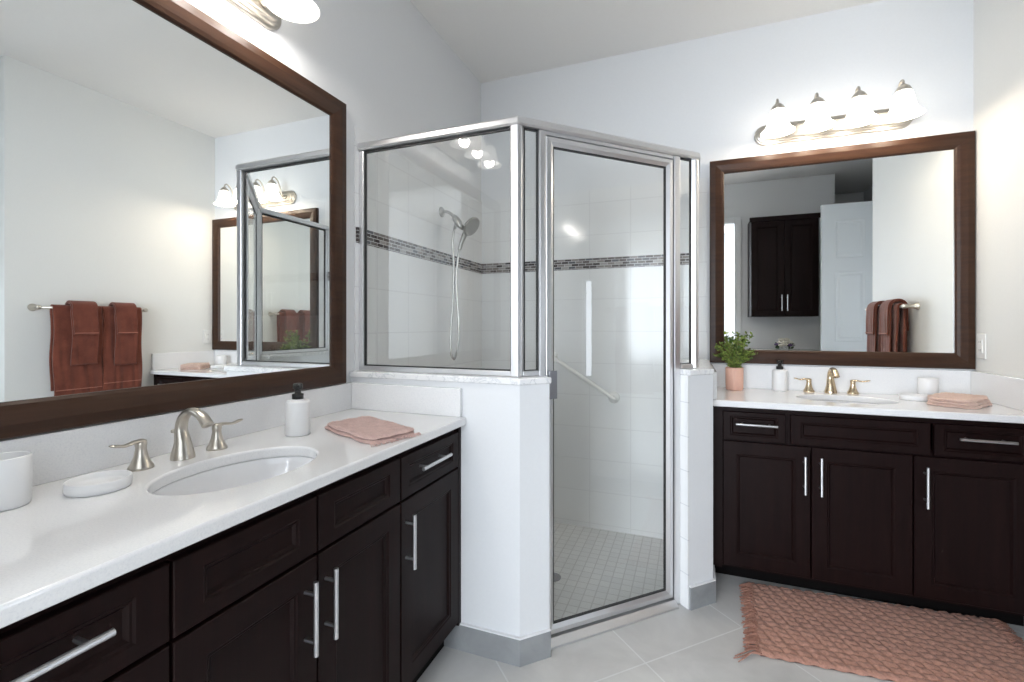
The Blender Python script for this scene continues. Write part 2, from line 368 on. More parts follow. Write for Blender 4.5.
# ------------------------------------------------------------------ countertops with an undermount sink hole
def slab_hole(x0, y0, x1, y1, z0, z1, cx, cy, rx, ry, n=96):
    bm = new(); ang = [2 * PI * i / n for i in range(n)]
    cor = [(x1, y1), (x0, y1), (x0, y0), (x1, y0)]; pts = []
    for a in ang:
        dx, dy = rx * math.cos(a), ry * math.sin(a)
        t = min(((x1 - cx) / dx if dx > 1e-9 else (x0 - cx) / dx if dx < -1e-9 else 1e9), ((y1 - cy) / dy if dy > 1e-9 else (y0 - cy) / dy if dy < -1e-9 else 1e9))
        pts.append([cx + dx * t, cy + dy * t])
    for c in cor:
        i = min(range(n), key=lambda k: (pts[k][0] - c[0]) ** 2 + (pts[k][1] - c[1]) ** 2); pts[i] = list(c)
    rings = []
    for z in (z1, z0):
        rings.append([bm.verts.new((*p, z)) for p in pts]); rings.append([bm.verts.new((cx + rx * math.cos(a), cy + ry * math.sin(a), z)) for a in ang])
    o1, i1, o0, i0 = rings
    for i in range(n):
        j = (i + 1) % n
        for q in ((o1[i], o1[j], i1[j], i1[i]), (o0[i], o0[j], i0[j], i0[i]), (o1[i], o1[j], o0[j], o0[i]), (i1[i], i1[j], i0[j], i0[i])):
            bm.faces.new(q)
    return bm
XF = .5526
SL = (.316, .838); SB = (2.052, 2.650)
YV0, YV1 = .02, 1.608
ct = thing('countertop', 'white quartz countertop with oval sink cutout along the left wall under the large mirror', 'countertop', (XF / 2, .8, .87))
def rel(o, p):
    o.parent = p; o.location = Vector(o.location) - p.location; return o
rel(obj('slab', slab_hole(.0, YV0, XF, YV1 - .001, .87, .90, *SL, .138, .200), M['quartz'], bevel=.006, seg=3), ct)
rel(obj('backsplash', bx((.0, YV0, .90), (.02, YV1 - .001, 1.010)), M['quartz'], bevel=.002), ct)
rel(obj('side_splash', bx((.02, YV1 - .021, .90), (XF - .018, YV1 - .001, 1.010)), M['quartz'], bevel=.003), ct)
XV0, YCF = 1.457, 2.395
ct2 = thing('countertop', 'white quartz countertop with oval sink cutout along the back wall under the square mirror', 'countertop', (2.06, 2.66, .87))
rel(obj('slab', slab_hole(XV0, YCF, XR - .001, YB - .001, .87, .90, *SB, .200, .138), M['quartz'], bevel=.006, seg=3), ct2)
rel(obj('backsplash', bx((XV0, YB - .02, .90), (XR - .001, YB - .001, 1.032)), M['quartz'], bevel=.002), ct2)
rel(obj('side_splash', bx((XR - .021, YCF + .012, .90), (XR - .001, YB - .02, 1.032)), M['quartz'], bevel=.003), ct2)
rel(obj('side_splash', bx((XV0, YCF + .012, .90), (XV0 + .02, YB - .02, 1.032)), M['quartz'], bevel=.003), ct2)

def sink(c, label, rz):
    t = thing('sink', label, 'sink', (c[0], c[1], .72), rz)
    bm = new(); prof = [(1.10, .149), (1.10, .1445), (1.0, .1445), (.985, .13), (.95, .10), (.86, .055), (.70, .022), (.45, .008), (.12, .003), (.10, -.002)]
    outer = [(1.10, .149), (1.03, .149), (1.0, .12), (.96, .085), (.88, .04), (.7, .005), (.4, -.01), (.1, -.012)]
    rings = []
    for s, z in outer[::-1] + [(1.01, .1495)] + [(1.0, .147), (.985, .13), (.95, .10), (.86, .055), (.70, .027), (.45, .013), (.12, .008)]:
        rings.append([(s * .202 * math.cos(2 * PI * i / 64), s * .140 * math.sin(2 * PI * i / 64), z) for i in range(64)])
    loft(bm, rings, True, True); obj('basin', bm, M['porcelain'], t, smooth=True)
    bm = new(); lathe(bm, [(.024, .0085), (.024, .013), (.018, .0145), (.016, .012)], seg=28); obj('drain', bm, M['nickel'], t, smooth=True)
    return t
sink(SL, 'oval white undermount sink set in the left vanity top', R(90))
sink(SB, 'oval white undermount sink set in the back vanity top', 0)

# ------------------------------------------------------------------ vanity cabinets
# local frame: x along the front, y=0 the front plane of the doors (front faces -y), z up
def shaker(x0, x1, z0, z1, rail=.055, t=.02, rec=.010, zr=0):
    bm = new()
    def ring(i, y):
        k = i - zr if i > .01 else i
        return [(x0 + i, y, z0 + k), (x1 - i, y, z0 + k), (x1 - i, y, z1 - k), (x0 + i, y, z1 - k)]
    loft(bm, [ring(0, t), ring(0, .002), ring(.002, 0), ring(rail, 0), ring(rail + .004, .003), ring(rail + .008, .003), ring(rail + .014, rec), ring(rail + .0145, rec)], True, True)
    return bm
def pull(p0, p1, parent, off=.032, r=.0058, inset=.03):
    p0 = Vector(p0); p1 = Vector(p1); d = (p1 - p0).normalized(); bm = new()
    tube(bm, [p0 + Vector((0, -off, 0)), p1 + Vector((0, -off, 0))], r, 12)
    for q in (p0 + d * inset, p1 - d * inset): tube(bm, [q, q + Vector((0, -off, 0))], .0045, 8)
    return obj('handle', bm, M['nickel_bar'], parent, smooth=False)
def vanity(label, loc, rz, W, units, depth=.50, toe=.095, H=.87, zt=.845, zs=.705, zb=.115, end=.03, cut=None):
    t = thing('vanity_cabinet', label, 'vanity cabinet', loc, rz)
    bm = new(); p = .018
    box(bm, (0, .02, .10), (p, depth, H)); box(bm, (W - p, .02, .10), (W, depth, H)); box(bm, (p, .02, .10), (W - p, depth, .118)); box(bm, (p, depth - .012, .118), (W - p, depth, H - .002))
    # face frame
    box(bm, (p, .02, H - .03), (W - p, .04, H)); box(bm, (p, .02, .118), (W - p, .04, .14)); box(bm, (p, .02, zs - .02), (W - p, .04, zs + .025))
    for u in units: 
        for xx in (u['x0'] - .006, u['x1'] - .02): box(bm, (max(p, xx), .0205, .118), (min(W - p, max(p, xx) + .03), .0395, H))
    for xa, xb in ((0, units[0]['x0'] - .001), (units[-1]['x1'] + .001, W)): box(bm, (xa, .001, .10), (xb, .0205, H))
    obj('body', bm, M['espresso'], t)
    obj('toe_kick', bx((.0, toe, 0), (W, depth, .0995)), M['espresso_dark'], t)
    g = .003
    for u in units:
        x0, x1 = u['x0'] + g, u['x1'] - g
        if u['type'] == 'stack':
            zz = [zt, zs, .42, zb]
            for k in range(3):
                d = obj('drawer', shaker(x0, x1, zz[k + 1] + (.008 if k < 2 else 0), zz[k], .052, zr=.024 if k == 0 else .012), M['espresso'], t)
                zc = (zz[k] + zz[k + 1]) / 2 if k else .798
                pull((u['h'][0], 0, zc), (u['h'][1], 0, zc), d)
            continue
        f = obj(u.get('front', 'drawer'), shaker(x0, x1, zs + .008, zt, u.get('fr', .04), zr=u.get('zr', .010)), M['espresso'], t)
        if 'hd' in u: pull((u['hd'][0], 0, .792), (u['hd'][1], 0, .792), f)
        for (a, b, hx) in u['doors']:
            d = obj('door', shaker(a + g, b - g, zb, zs, .058), M['espresso'], t)
            pull((hx, 0, .498), (hx, 0, .667), d)
    return t
# left vanity: local x -> world y, local -y -> world +x  (rotation +90)
vanity('dark espresso wooden vanity with bar pulls along the left wall', (.53, .02, 0), R(90), 1.586,
       [dict(x0=.10, x1=.512, type='stack', h=(.20, .409)),
        dict(x0=.512, x1=.846, type='d', front='false_front', fr=.052, zr=.020, doors=[(.512, .846, .806)]),
        dict(x0=.846, x1=1.185, type='d', front='false_front', fr=.052, zr=.020, doors=[(.846, 1.185, .870)]),
        dict(x0=1.185, x1=1.565, type='d', hd=(1.262, 1.447), doors=[(1.185, 1.565, 1.212)])], depth=.528, toe=.07)
vanity('dark espresso wooden vanity with bar pulls along the back wall', (1.457, 2.425, 0), 0, 1.198,
       [dict(x0=.045, x1=.310, type='d', hd=(.100, .272), fr=.03, doors=[(.045, .408, .380)]),
        dict(x0=.325, x1=.838, type='d', front='false_front', fr=.04, doors=[(.408, .778, .442)]),
        dict(x0=.845, x1=1.165, type='d', hd=(.917, 1.093), fr=.03, doors=[(.778, 1.165, .814)])], depth=.509, toe=.140)

# ------------------------------------------------------------------ framed mirrors
def frame_ring(pts3, prof, flip=False):
    # pts3(i, h): four corners inset by i at height h above the wall
    bm = new(); rings = [pts3(i, h) for i, h in prof]
    vr = [[bm.verts.new(p) for p in r] for r in rings]
    for a, b in zip(vr, vr[1:] + vr[:1]):
        for k in range(4): bm.faces.new((a[k], a[(k + 1) % 4], b[(k + 1) % 4], b[k]))
    return bm
PROF = [(0, .0), (0, .024), (.004, .029), (.030, .031), (.058, .026), (.070, .022), (.077, .016), (.077, .0)]
t = thing('framed_mirror', 'large rectangular mirror in brown wooden frame on the left wall over the vanity', 'mirror', (0, .82, 1.0135))
y0, y1, z0, z1 = .10, 1.550, 1.0135, 2.1712
o = obj('mirror_frame', frame_ring(lambda i, h: [(h + .0005, y0 + i, z0 + i), (h + .0005, y1 - i, z0 + i), (h + .0005, y1 - i, z1 - i), (h + .0005, y0 + i, z1 - i)], PROF), M['frame_y']); rel(o, t)
rel(obj('mirror_glass', bx((.004, y0 + .07, z0 + .07), (.012, y1 - .07, z1 - .07)), M['mirror']), t)
t = thing('framed_mirror', 'nearly square mirror in brown wooden frame on the back wall over the vanity', 'mirror', (2.06, YB, 1.0397))
x0, x1, z0, z1 = 1.464, XR - .003, 1.0397, 2.2007
o = obj('mirror_frame', frame_ring(lambda i, h: [(x0 + i, YB - .0005 - h, z0 + i), (x1 - i, YB - .0005 - h, z0 + i), (x1 - i, YB - .0005 - h, z1 - i), (x0 + i, YB - .0005 - h, z1 - i)], PROF), M['frame']); rel(o, t)
rel(obj('mirror_glass', bx((x0 + .07, YB - .012, z0 + .07), (x1 - .07, YB - .004, z1 - .07)), M['mirror']), t)

# ------------------------------------------------------------------ vanity lights (local: wall at y=0, fixture towards -y)
def capsule(w, h, y, n=16):
    r = h / 2; pts = []
    for i in range(n + 1):
        a = -PI / 2 + PI * i / n; pts.append((w / 2 - r + r * math.cos(a), y, r * math.sin(a)))
    for i in range(n + 1):
        a = PI / 2 + PI * i / n; pts.append((-w / 2 + r + r * math.cos(a), y, r * math.sin(a)))
    return pts
def vanity_light(label, loc, rz, col, power=BULB_POWER):
    t = thing('vanity_light', label, 'light fixture', loc, rz)
    bm = new(); w, h = .72, .11
    loft(bm, [capsule(w, h, 0), capsule(w, h, -.012), capsule(w - .006, h - .006, -.015), capsule(w - .020, h - .020, -.016), capsule(w - .024, h - .024, -.024), capsule(w - .040, h - .040, -.026), capsule(w - .044, h - .044, -.033), capsule(w - .056, h - .056, -.035)])
    obj('backplate', bm, M['nickel'], t)
    for k in range(4):
        x = -.267 + .178 * k; yo = -.160
        bm = new(); tube(bm, smooth_path([(x, -.03, .0), (x, -.065, .012), (x, -.085, .07), (x, -.11, .115), (x, -.140, .132), (x, yo, .118), (x, yo, .096)], 6), .0055, 10)
        lathe(bm, [(.02, 0), (.018, .006), (.006, .008)], seg=16)
        # rosette on the plate
        for v in bm.verts[-48:]: v.co = Vector((x + v.co.x, -.035 - v.co.z, v.co.y))
        obj('arm', bm, M['nickel'], t, smooth=True)
        bm = new(); lathe(bm, [(.008, .106), (.014, .101), (.026, .090), (.033, .076), (.034, .068), (.028, .068)], (x, yo, 0), 24)
        obj('shade_holder', bm, M['nickel'], t, smooth=True)
        bm = new(); prof = [(.031, .074), (.037, .060), (.043, .036), (.047, .012), (.053, -.010), (.063, -.028), (.079, -.042), (.082, -.046), (.077, -.044)]
        loft(bm, [[(x + r * math.cos(2 * PI * i / 36) , yo + r * math.sin(2 * PI * i / 36), z) for i in range(36)] for r, z in prof], True, False)
        obj('glass_shade', bm, M['shade'], t, smooth=True)
        bm = new(); lathe(bm, [(.005, -.026), (.018, -.020), (.024, -.004), (.02, .014), (.012, .032), (.010, .060)], (x, yo, 0), 20)
        obj('bulb', bm, M['bulb'], t, smooth=True)
        l = bpy.data.lights.new('bulb_light', 'POINT'); l.energy = power; l.color = col; l.shadow_soft_size = .03
        lo = bpy.data.objects.new('bulb_light', l); C.objects.link(lo); lo.parent = t; lo.location = (x, yo, -.030)
    return t
vanity_light('four-bulb brushed nickel vanity light with bell glass shades above the back mirror', (2.055, YB - .0005, 2.315), 0, BULB_COL)
vanity_light('brushed nickel vanity light with bell glass shades above the left mirror', (.0005, .875, 2.325), R(90), BULB_COL_LEFT)

# ------------------------------------------------------------------ faucets (local: front towards -y, z=0 on counter)
def faucet(label, loc, rz, fin):
    t = thing('faucet', label, 'faucet', loc, rz)
    bm = new()
    path = smooth_path([(0, 0, 0), (0, 0, .012), (0, 0, .042), (0, .006, .076), (0, -.004, .108), (0, -.034, .126), (0, -.070, .118), (0, -.096, .094)], 7)
    rad = interp([.0290, .0275, .0205, .0158, .0145, .0138, .0146, .0155], 7)
    tube(bm, path, rad, 20, up=(0, 1, 0), flat=interp([.95, .95, .85, .8, .75, .7, .7, .75], 7))
    obj('spout', bm, fin, t, smooth=True)
    bm = new(); tube(bm, [(0, .012, .062), (0, .028, .066), (0, .034, .067)], [.003, .003, .003], 8); lathe(bm, [(.002, -.004), (.006, -.002), (.006, .004), (.002, .006)], (0, .037, .067), 12)
    obj('lift_rod', bm, fin, t, smooth=True)
    for s in (-1, 1):
        bm = new(); lathe(bm, [(.0265, 0), (.026, .006), (.021, .014), (.0150, .029), (.0118, .046), (.0115, .054), (.0125, .058), (.012, .068), (.006, .072)], (s * .098, .004, 0), 24)
        h = obj('handle', bm, fin, t, smooth=True)
        bm = new(); pts = smooth_path([(s * .094, .004, .065), (s * .114, 0, .068), (s * .138, -.004, .065), (s * .162, -.006, .070), (s * .170, -.006, .072)], 5)
        tube(bm, pts, interp([.010, .009, .0085, .0095, .004], 5), 14, flat=interp([.7, .5, .42, .35, .3], 5)); obj('lever', bm, fin, h, smooth=True)
    return t
faucet('brushed nickel two-handle widespread faucet behind the sink of the left vanity', (.100, .836, .9), R(90), M['nickel'])
M['champagne'] = mat('champagne_nickel', (0.66, 0.54, 0.38), 0.25, metal=1.0)
faucet('champagne-toned two-handle widespread faucet behind the sink of the back vanity', (2.046, 2.868, .9), 0, M['champagne'])

# ------------------------------------------------------------------ counter accessories
def bottle(label, loc, rz=0):
    t = thing('soap_dispenser', label, 'soap dispenser', loc, rz)
    bm = new(); lathe(bm, [(.034, 0), (.037, .003), (.037, .104), (.034, .111), (.016, .115), (.013, .117)], seg=32); obj('bottle', bm, M['ceramic_matte'], t, smooth=True)
    bm = new(); lathe(bm, [(.0175, .1155), (.0175, .131), (.010, .133), (.009, .148), (.0145, .149), (.0150, .162), (.012, .165)], seg=20)
    tube(bm, [(0, -.005, .157), (0, -.030, .158), (0, -.037, .152)], [.0075, .006, .005], 10); obj('pump', bm, M['black_plastic'], t, smooth=True)
    return t
bottle('white soap bottle with black pump standing on the left counter before the mirror', (.175, 1.150, .9), R(60))
bottle('white soap bottle with black pump standing on the back counter beside the plant', (1.812, 2.872, .9), R(-20))
def dish(label, loc, rz, sx=.056, sy=.054):
    bm = new(); lathe(bm, [(.93, 0), (.98, .003), (1.0, .010), (1.0, .023), (.98, .0245), (.93, .0235), (.91, .014), (.86, .010), (.3, .0095)], seg=48, sx=sx, sy=sy)
    o = obj('soap_dish', bm, M['ceramic_matte'], smooth=True, loc=loc); o.rotation_euler = (0, 0, rz); return tag(o, label, 'soap dish')
dish('oval white soap dish on the left counter between cup and faucet', (.172, .612, .9), R(70))
dish('oval white soap dish on the back counter right of the faucet', (2.35, 2.74, .9), R(5))
def cup(label, loc):
    bm = new(); lathe(bm, [(.034, 0), (.038, .004), (.039, .05), (.0385, .096), (.037, .098), (.0355, .096), (.0355, .02), (.03, .012)], seg=40)
    return tag(obj('tumbler', bm, M['ceramic_matte'], smooth=True, loc=loc), label, 'cup')
cup('white ceramic tumbler at the near end of the left counter', (.116, .486, .9))
cup('white ceramic tumbler on the back counter beside its soap dish', (2.440, 2.835, .9))

def folded_towel(name, label, loc, rz, w, d, layers, th, m, seedv, skew=0.0, fringe=False, rnd=.02):
    rnd_ = random.Random(seedv); t = thing(name, label, 'towel', loc, rz)
    nu, nv = 44, 30
    def top(u, v, k): return .0016 * math.sin(u * 19 + k) * math.cos(v * 13 + 2 * k) + .0012 * math.sin(u * 41 + v * 29 + k * 3)
    for k in range(layers):
        bm = new(); z0 = k * th; jx = rnd_.uniform(-.006, .006); jy = rnd_.uniform(-.005, .005); W_, D_ = w - .006 * k, d - .006 * k
        grid = []
        for sgn in (0, 1):
            g = []
            for i in range(nu + 1):
                row = []
                for j in range(nv + 1):
                    u = i / nu * 2 - 1; v = j / nv * 2 - 1
                    # superellipse rounding of corners
                    q = rnd / w * 2
                    px = u * W_ / 2 * (1 - .5 * q * abs(v) ** 8); py = v * D_ / 2 * (1 - .5 * q * abs(u) ** 8)
                    edge = min(1, (1 - abs(u)) * W_ / 2 / .008, (1 - abs(v)) * D_ / 2 / .008); bulge = math.sqrt(max(0, 1 - (1 - edge) ** 2))
                    z = th * (.5 + (.48 * bulge if sgn else -.48 * bulge)) + (top(u * 2, v * 2, k + seedv) * bulge if sgn else 0)
                    wob = .0035 * math.sin(v * 9 + k + seedv) if abs(u) > .5 else 0
                    row.append(bm.verts.new((px + jx + wob + skew * py, py + jy + .003 * math.sin(u * 7 + k), z0 + z)))
                g.append(row)
            grid.append(g)
        for s, g in enumerate(grid):
            for i in range(nu):
                for j in range(nv): bm.faces.new((g[i][j], g[i + 1][j], g[i + 1][j + 1], g[i][j + 1]))
        a, b = grid
        per = [(i, 0) for i in range(nu)] + [(nu, j) for j in range(nv)] + [(i, nv) for i in range(nu, 0, -1)] + [(0, j) for j in range(nv, 0, -1)]
        for p, q in zip(per, per[1:] + per[:1]): bm.faces.new((a[p[0]][p[1]], a[q[0]][q[1]], b[q[0]][q[1]], b[p[0]][p[1]]))
        obj('fold', bm, m, t, smooth=True)
    if fringe:
        bm = new()
        for i in range(46):
            y = -d / 2 + d * (i + .5) / 46; x0_ = w / 2 - .002 + skew * y; l = rnd_.uniform(.012, .022)
            tube(bm, [(x0_, y, .007), (x0_ + l * .6, y + rnd_.uniform(-.003, .003), .005), (x0_ + l, y + rnd_.uniform(-.005, .005), .002)], [.0016, .0014, .001], 5)
        obj('fringe', bm, m, t)
    return t
folded_towel('folded_hand_towel', 'dusty pink folded hand towel lying on the left counter near the shower wall', (.365, 1.262, .9005), R(-23), .33, .185, 2, .010, M['towel_pink'], 3, skew=-.1, fringe=True, rnd=.03)
folded_towel('folded_hand_towel', 'peach folded hand towel lying on the back counter near the right wall', (2.470, 2.625, .9005), R(-32), .175, .245, 3, .0135, M['towel_peach'], 8, skew=.1, rnd=.03)

# potted plant
t = thing('potted_plant', 'small leafy green plant in a ribbed peach pot on the back counter', 'plant', (1.585, 2.815, .9))
bm = new(); lathe(bm, [(.037, 0), (.042, .004), (.044, .05), (.044, .120), (.042, .124), (.039, .123), (.039, .10)], seg=96, flute=.022, fn=24); obj('pot', bm, M['pot'], t, smooth=True)
bm = new(); lathe(bm, [(.0375, .095), (.0375, .112), (.01, .116)], seg=24); obj('soil', bm, M['soil'], t)
rn = random.Random(5); sb = new(); lb = new()
def leaf(bm, p, d, size, mi=0):
    d = d.normalized(); side = d.cross(Vector((rn.uniform(-1, 1), rn.uniform(-1, 1), rn.uniform(-.2, 1)))).normalized(); nrm = d.cross(side)
    v = [bm.verts.new(p + d * (size * a) + side * (size * b) + nrm * (size * c)) for a, b, c in ((0, 0, 0), (.35, .26, .05), (.75, .22, .03), (1.05, 0, -.1), (.75, -.22, .03), (.35, -.26, .05), (.5, 0, 0))]
    for a, b in ((0, 1), (1, 2), (2, 3), (3, 4), (4, 5), (5, 0)): bm.faces.new((v[6], v[a], v[b])).material_index = mi
for i in range(52):
    a = rn.uniform(0, 2 * PI); rr = rn.uniform(.003, .020); tilt = rn.uniform(0, .95) ** .9; h = rn.uniform(.08, .245) * (1 - .52 * tilt) + (.03 if i % 12 == 0 else 0)
    dirv = Vector((math.cos(a) * tilt, math.sin(a) * tilt, 1)).normalized()
    p0 = Vector((math.cos(a) * rr, math.sin(a) * rr, .108)); p1 = p0 + dirv * h * .5 + Vector((0, 0, .02)); p2 = p0 + dirv * h + Vector((math.cos(a) * .02 * tilt, math.sin(a) * .02 * tilt, 0))
    for q in (p1, p2): q.y = min(q.y, .058)
    pts = smooth_path([p0, p1, p2], 6); tube(sb, pts, .0011, 5)
    for k in range(2, len(pts)):
        for s in range(3):
            dd = Vector((rn.uniform(-1, 1), rn.uniform(-1, 1), rn.uniform(-.1, .9))); leaf(lb, pts[k], dd, rn.uniform(.012, .021))
obj('stem', sb, M['stem'], t); o = obj('foliage', lb, M['leaf'], t)

# ------------------------------------------------------------------ shower enclosure
t = thing('shower_enclosure', 'silver framed neo-angle glass shower enclosure on low walls in the corner', 'shower enclosure', (cA[0], cA[1], 1.057))
O_ = Vector(t.location)
def se(name, bm, m, **k):
    o = obj(name, bm, m, **k); o.parent = t; o.location = -O_; return o
def offset_path(pts, w):
    L_, R_ = [], []
    n = len(pts)
    for i in range(n):
        d0 = (Vector(pts[i]) - Vector(pts[i - 1])).normalized() if i else None; d1 = (Vector(pts[i + 1]) - Vector(pts[i])).normalized() if i < n - 1 else None
        d0 = d0 or d1; d1 = d1 or d0
        n0 = Vector((d0.y, -d0.x)); n1 = Vector((d1.y, -d1.x)); m = (n0 + n1).normalized(); k = w / m.dot(n0)
        L_.append(Vector(pts[i]) + m * k); R_.append(Vector(pts[i]) - m * k)
    return L_, R_
gpath = [(.009, GY), cA, cB, (GX, YB - .009)]
def rail(path, prof):
    bm = new(); rings = []
    offs = [offset_path(path, w)[0] for w, z in prof]
    for i in range(len(path)): rings.append([(offs[k][i].x, offs[k][i].y, prof[k][1]) for k in range(len(prof))])
    loft(bm, rings); return bm
HZ = 2.050
se('header_rail', rail(gpath, [(-.022, HZ - .036), (-.024, HZ - .012), (-.016, HZ - .002), (.016, HZ - .002), (.026, HZ - .012), (.027, HZ - .030), (.018, HZ - .036)]), M['alu'])
zc = 1.0575
def seg_box(p0, p1, w, z0, z1):
    d = (Vector(p1) - Vector(p0)).normalized(); nn = Vector((d.y, -d.x)) * w; p0 = Vector(p0); p1 = Vector(p1)
    return prism(new(), [tuple(p0 + nn), tuple(p1 + nn), tuple(p1 - nn), tuple(p0 - nn)], z0, z1)
se('sill_rail', seg_box((.010, GY), (cA[0] - .018, GY), .014, zc, zc + .020), M['alu'], bevel=.003)
se('sill_rail', seg_box(dg(.018), dg(S_L0), .014, zc, zc + .020), M['alu'], bevel=.003)
se('sill_rail', seg_box(dg(S_R1), dg(.880), .014, zc, zc + .020), M['alu'], bevel=.003)
se('sill_rail', seg_box((GX, cB[1] + .018), (GX, YB - .010), .014, zc, zc + .020), M['alu'], bevel=.003)
# posts
def post(c, r=.021):
    x, y = c; a = PI / 8; return prism(new(), [(x - r, y - r), (x + r * .42, y - r), (x + r, y - r * .42), (x + r, y + r), (x - r * .42, y + r), (x - r, y + r * .42)], zc, HZ - .036)
se('corner_post', post(cA), M['alu'], bevel=.003)
se('corner_post', post(cB, .019), M['alu'], bevel=.003)
se('wall_channel', bx((.0085, GY - .014, zc), (.030, GY + .014, HZ - .037)), M['alu'], bevel=.002)
se('wall_channel', bx((GX - .014, YB - .030, zc), (GX + .014, YB - .0105, HZ - .037)), M['alu'], bevel=.002)
se('door_jamb', seg_box(dg(S_L0), dg(S_L1 - .002), .018, 0.002, HZ - .037), M['alu'], bevel=.004)
se('door_jamb', seg_box(dg(S_R0 + .002), dg(S_R1 - .0075), .018, 0.002, HZ - .037), M['alu'], bevel=.004)
se('threshold', rail([dg(S_L1 - .002), dg(S_R0 + .002)], [(-.035, -.029), (-.035, .022), (-.01, .030), (.018, .028), (.040, .008), (.042, .001), (-.02, .001), (-.02, -.029)]), M['alu'])
se('door_stop_rail', seg_box(dg(S_L1), dg(S_R0), .012, HZ - .052, HZ - .037), M['alu'])
# fixed panes with black gasket frames
def pane(p0, p1, z0, z1, gk=.006):
    p0 = Vector(p0); p1 = Vector(p1); g = se('glass_panel', seg_box(p0, p1, .003, z0, z1), M['glass'])
    d = (p1 - p0).normalized(); nn = Vector((d.y, -d.x)) * .0055; bm = new()
    def sb(a, b, za, zb): prism(bm, [tuple(a + nn), tuple(b + nn), tuple(b - nn), tuple(a - nn)], za, zb)
    sb(p0, p0 + d * gk, z0, z1); sb(p1 - d * gk, p1, z0, z1); sb(p0 + d * gk, p1 - d * gk, z0, z0 + gk); sb(p0 + d * gk, p1 - d * gk, z1 - gk * 1.3, z1)
    gg = obj('gasket', bm, M['alu_dark']); gg.parent = g; gg.location = (0, 0, 0); return g
pane((.030, GY), (cA[0] - .021, GY), zc + .019, HZ - .037)
pane(dg(.026), dg(S_L0), zc + .019, HZ - .037, .004)
pane(dg(S_R1 - .008), dg(.876), zc + .019, HZ - .037, .004)
pane((GX, cB[1] + .020), (GX, YB - .030), zc + .019, HZ - .037)
# door leaf
dz0, dz1 = .036, HZ - .054; f0, f1 = S_L1 + .001, S_R0 - .002; fw = .036
bm = new()
def dring(i, n_, j=None):
    j = i if j is None else j
    a = dg(f0 + i, n_); b = dg(f1 - i, n_); return [(*a, dz0 + j), (*b, dz0 + j), (*b, dz1 - j), (*a, dz1 - j)]
vr = [[bm.verts.new(p) for p in r] for r in (dring(0, -.012), dring(0, .010), dring(.004, .014), dring(fw * .6, .016), dring(fw, .006), dring(fw, -.006), dring(fw * .6, -.014))]
for a, b in zip(vr, vr[1:] + vr[:1]):
    for k in range(4): bm.faces.new((a[k], a[(k + 1) % 4], b[(k + 1) % 4], b[k]))
door = se('door', bm, M['alu']); 
def ds(name, bm, m, **k):
    o = obj(name, bm, m, **k); o.parent = door; return o
ds('glass_panel', seg_box(dg(f0 + fw - .004), dg(f1 - fw + .004), .003, dz0 + fw - .004, dz1 - fw + .004), M['glass'])
bm = new(); q0, q1 = f0 + fw, f1 - fw
for a, b, za, zb in ((q0, q0 + .004, dz0 + fw, dz1 - fw), (q1 - .005, q1, dz0 + fw, dz1 - fw), (q0, q1, dz0 + fw, dz0 + fw + .005), (q0, q1, dz1 - fw - .006, dz1 - fw)):
    d0, d1, d2, d3 = dg(a, .0055), dg(b, .0055), dg(b, -.0055), dg(a, -.0055); prism(bm, [d0, d1, d2, d3], za, zb)
ds('gasket', bm, M['alu_dark'])
for zz in (.965,):
    bm = new(); prism(bm, [dg(S_L1 + .006, .0165), dg(S_L1 + .046, .0165), dg(S_L1 + .046, .022), dg(S_L1 + .006, .022)], zz, zz + .110)
    tube(bm, [(*dg(S_L1 + .012, .024), zz), (*dg(S_L1 + .012, .024), zz + .110)], .005, 10); ds('hinge', bm, M['hinge'])

# shower head with hose
M['chrome_dim'] = mat('satin_shower_metal', (0.40, 0.39, 0.37), 0.3, metal=1.0)
t = thing('hand_shower', 'brushed nickel hand shower on a wall arm with a looping hose inside the shower', 'shower head', (.0085, 2.37, 1.913))
def sh(name, bm, m, **k):
    o = obj(name, bm, m, **k); o.parent = t; o.location = -Vector(t.location); return o
bm = new(); lathe(bm, [(.030, 0), (.030, .003), (.024, .009), (.012, .014), (.010, .016)], seg=28)
for v in bm.verts: v.co = Vector((.0085 + v.co.z, 2.37 + v.co.x, 1.913 + v.co.y))
sh('wall_flange', bm, M['chrome_dim'], smooth=True)
bm = new(); tube(bm, smooth_path([(.012, 2.37, 1.913), (.045, 2.37, 1.910), (.075, 2.37, 1.892), (.098, 2.37, 1.868)], 6), .0085, 12); sh('shower_arm', bm, M['chrome_dim'], smooth=True)
bm = new(); tube(bm, [(.088, 2.37, 1.885), (.100, 2.37, 1.868), (.118, 2.37, 1.842), (.128, 2.37, 1.826), (.150, 2.37, 1.806)], [.011, .019, .021, .017, .012], 16); 
tube(bm, [(.112, 2.37, 1.846), (.098, 2.37, 1.824), (.094, 2.37, 1.806)], [.010, .009, .0085], 12); sh('diverter', bm, M['chrome_dim'], smooth=True)
nv = Vector((.80, -.12, -.58)).normalized(); ux = nv.cross(Vector((0, 1, 0))).normalized(); uy = nv.cross(ux)
bm = new(); cen = Vector((.205, 2.365, 1.812)); prof = [(.012, -.040), (.022, -.034), (.040, -.020), (.056, -.008), (.059, 0), (.057, .005), (.050, .006), (.010, .007)]
loft(bm, [[cen + nv * z + (ux * math.cos(2 * PI * i / 36) + uy * math.sin(2 * PI * i / 36)) * r for i in range(36)] for r, z in prof])
hd = sh('spray_head', bm, M['chrome_dim'], smooth=True)
bm = new(); tube(bm, smooth_path([cen - nv * .018, (.165, 2.37, 1.782), (.142, 2.37, 1.735), (.124, 2.37, 1.685)], 6), interp([.020, .0155, .0125, .0105], 6), 14); sh('handle', bm, M['chrome_dim'], smooth=True)
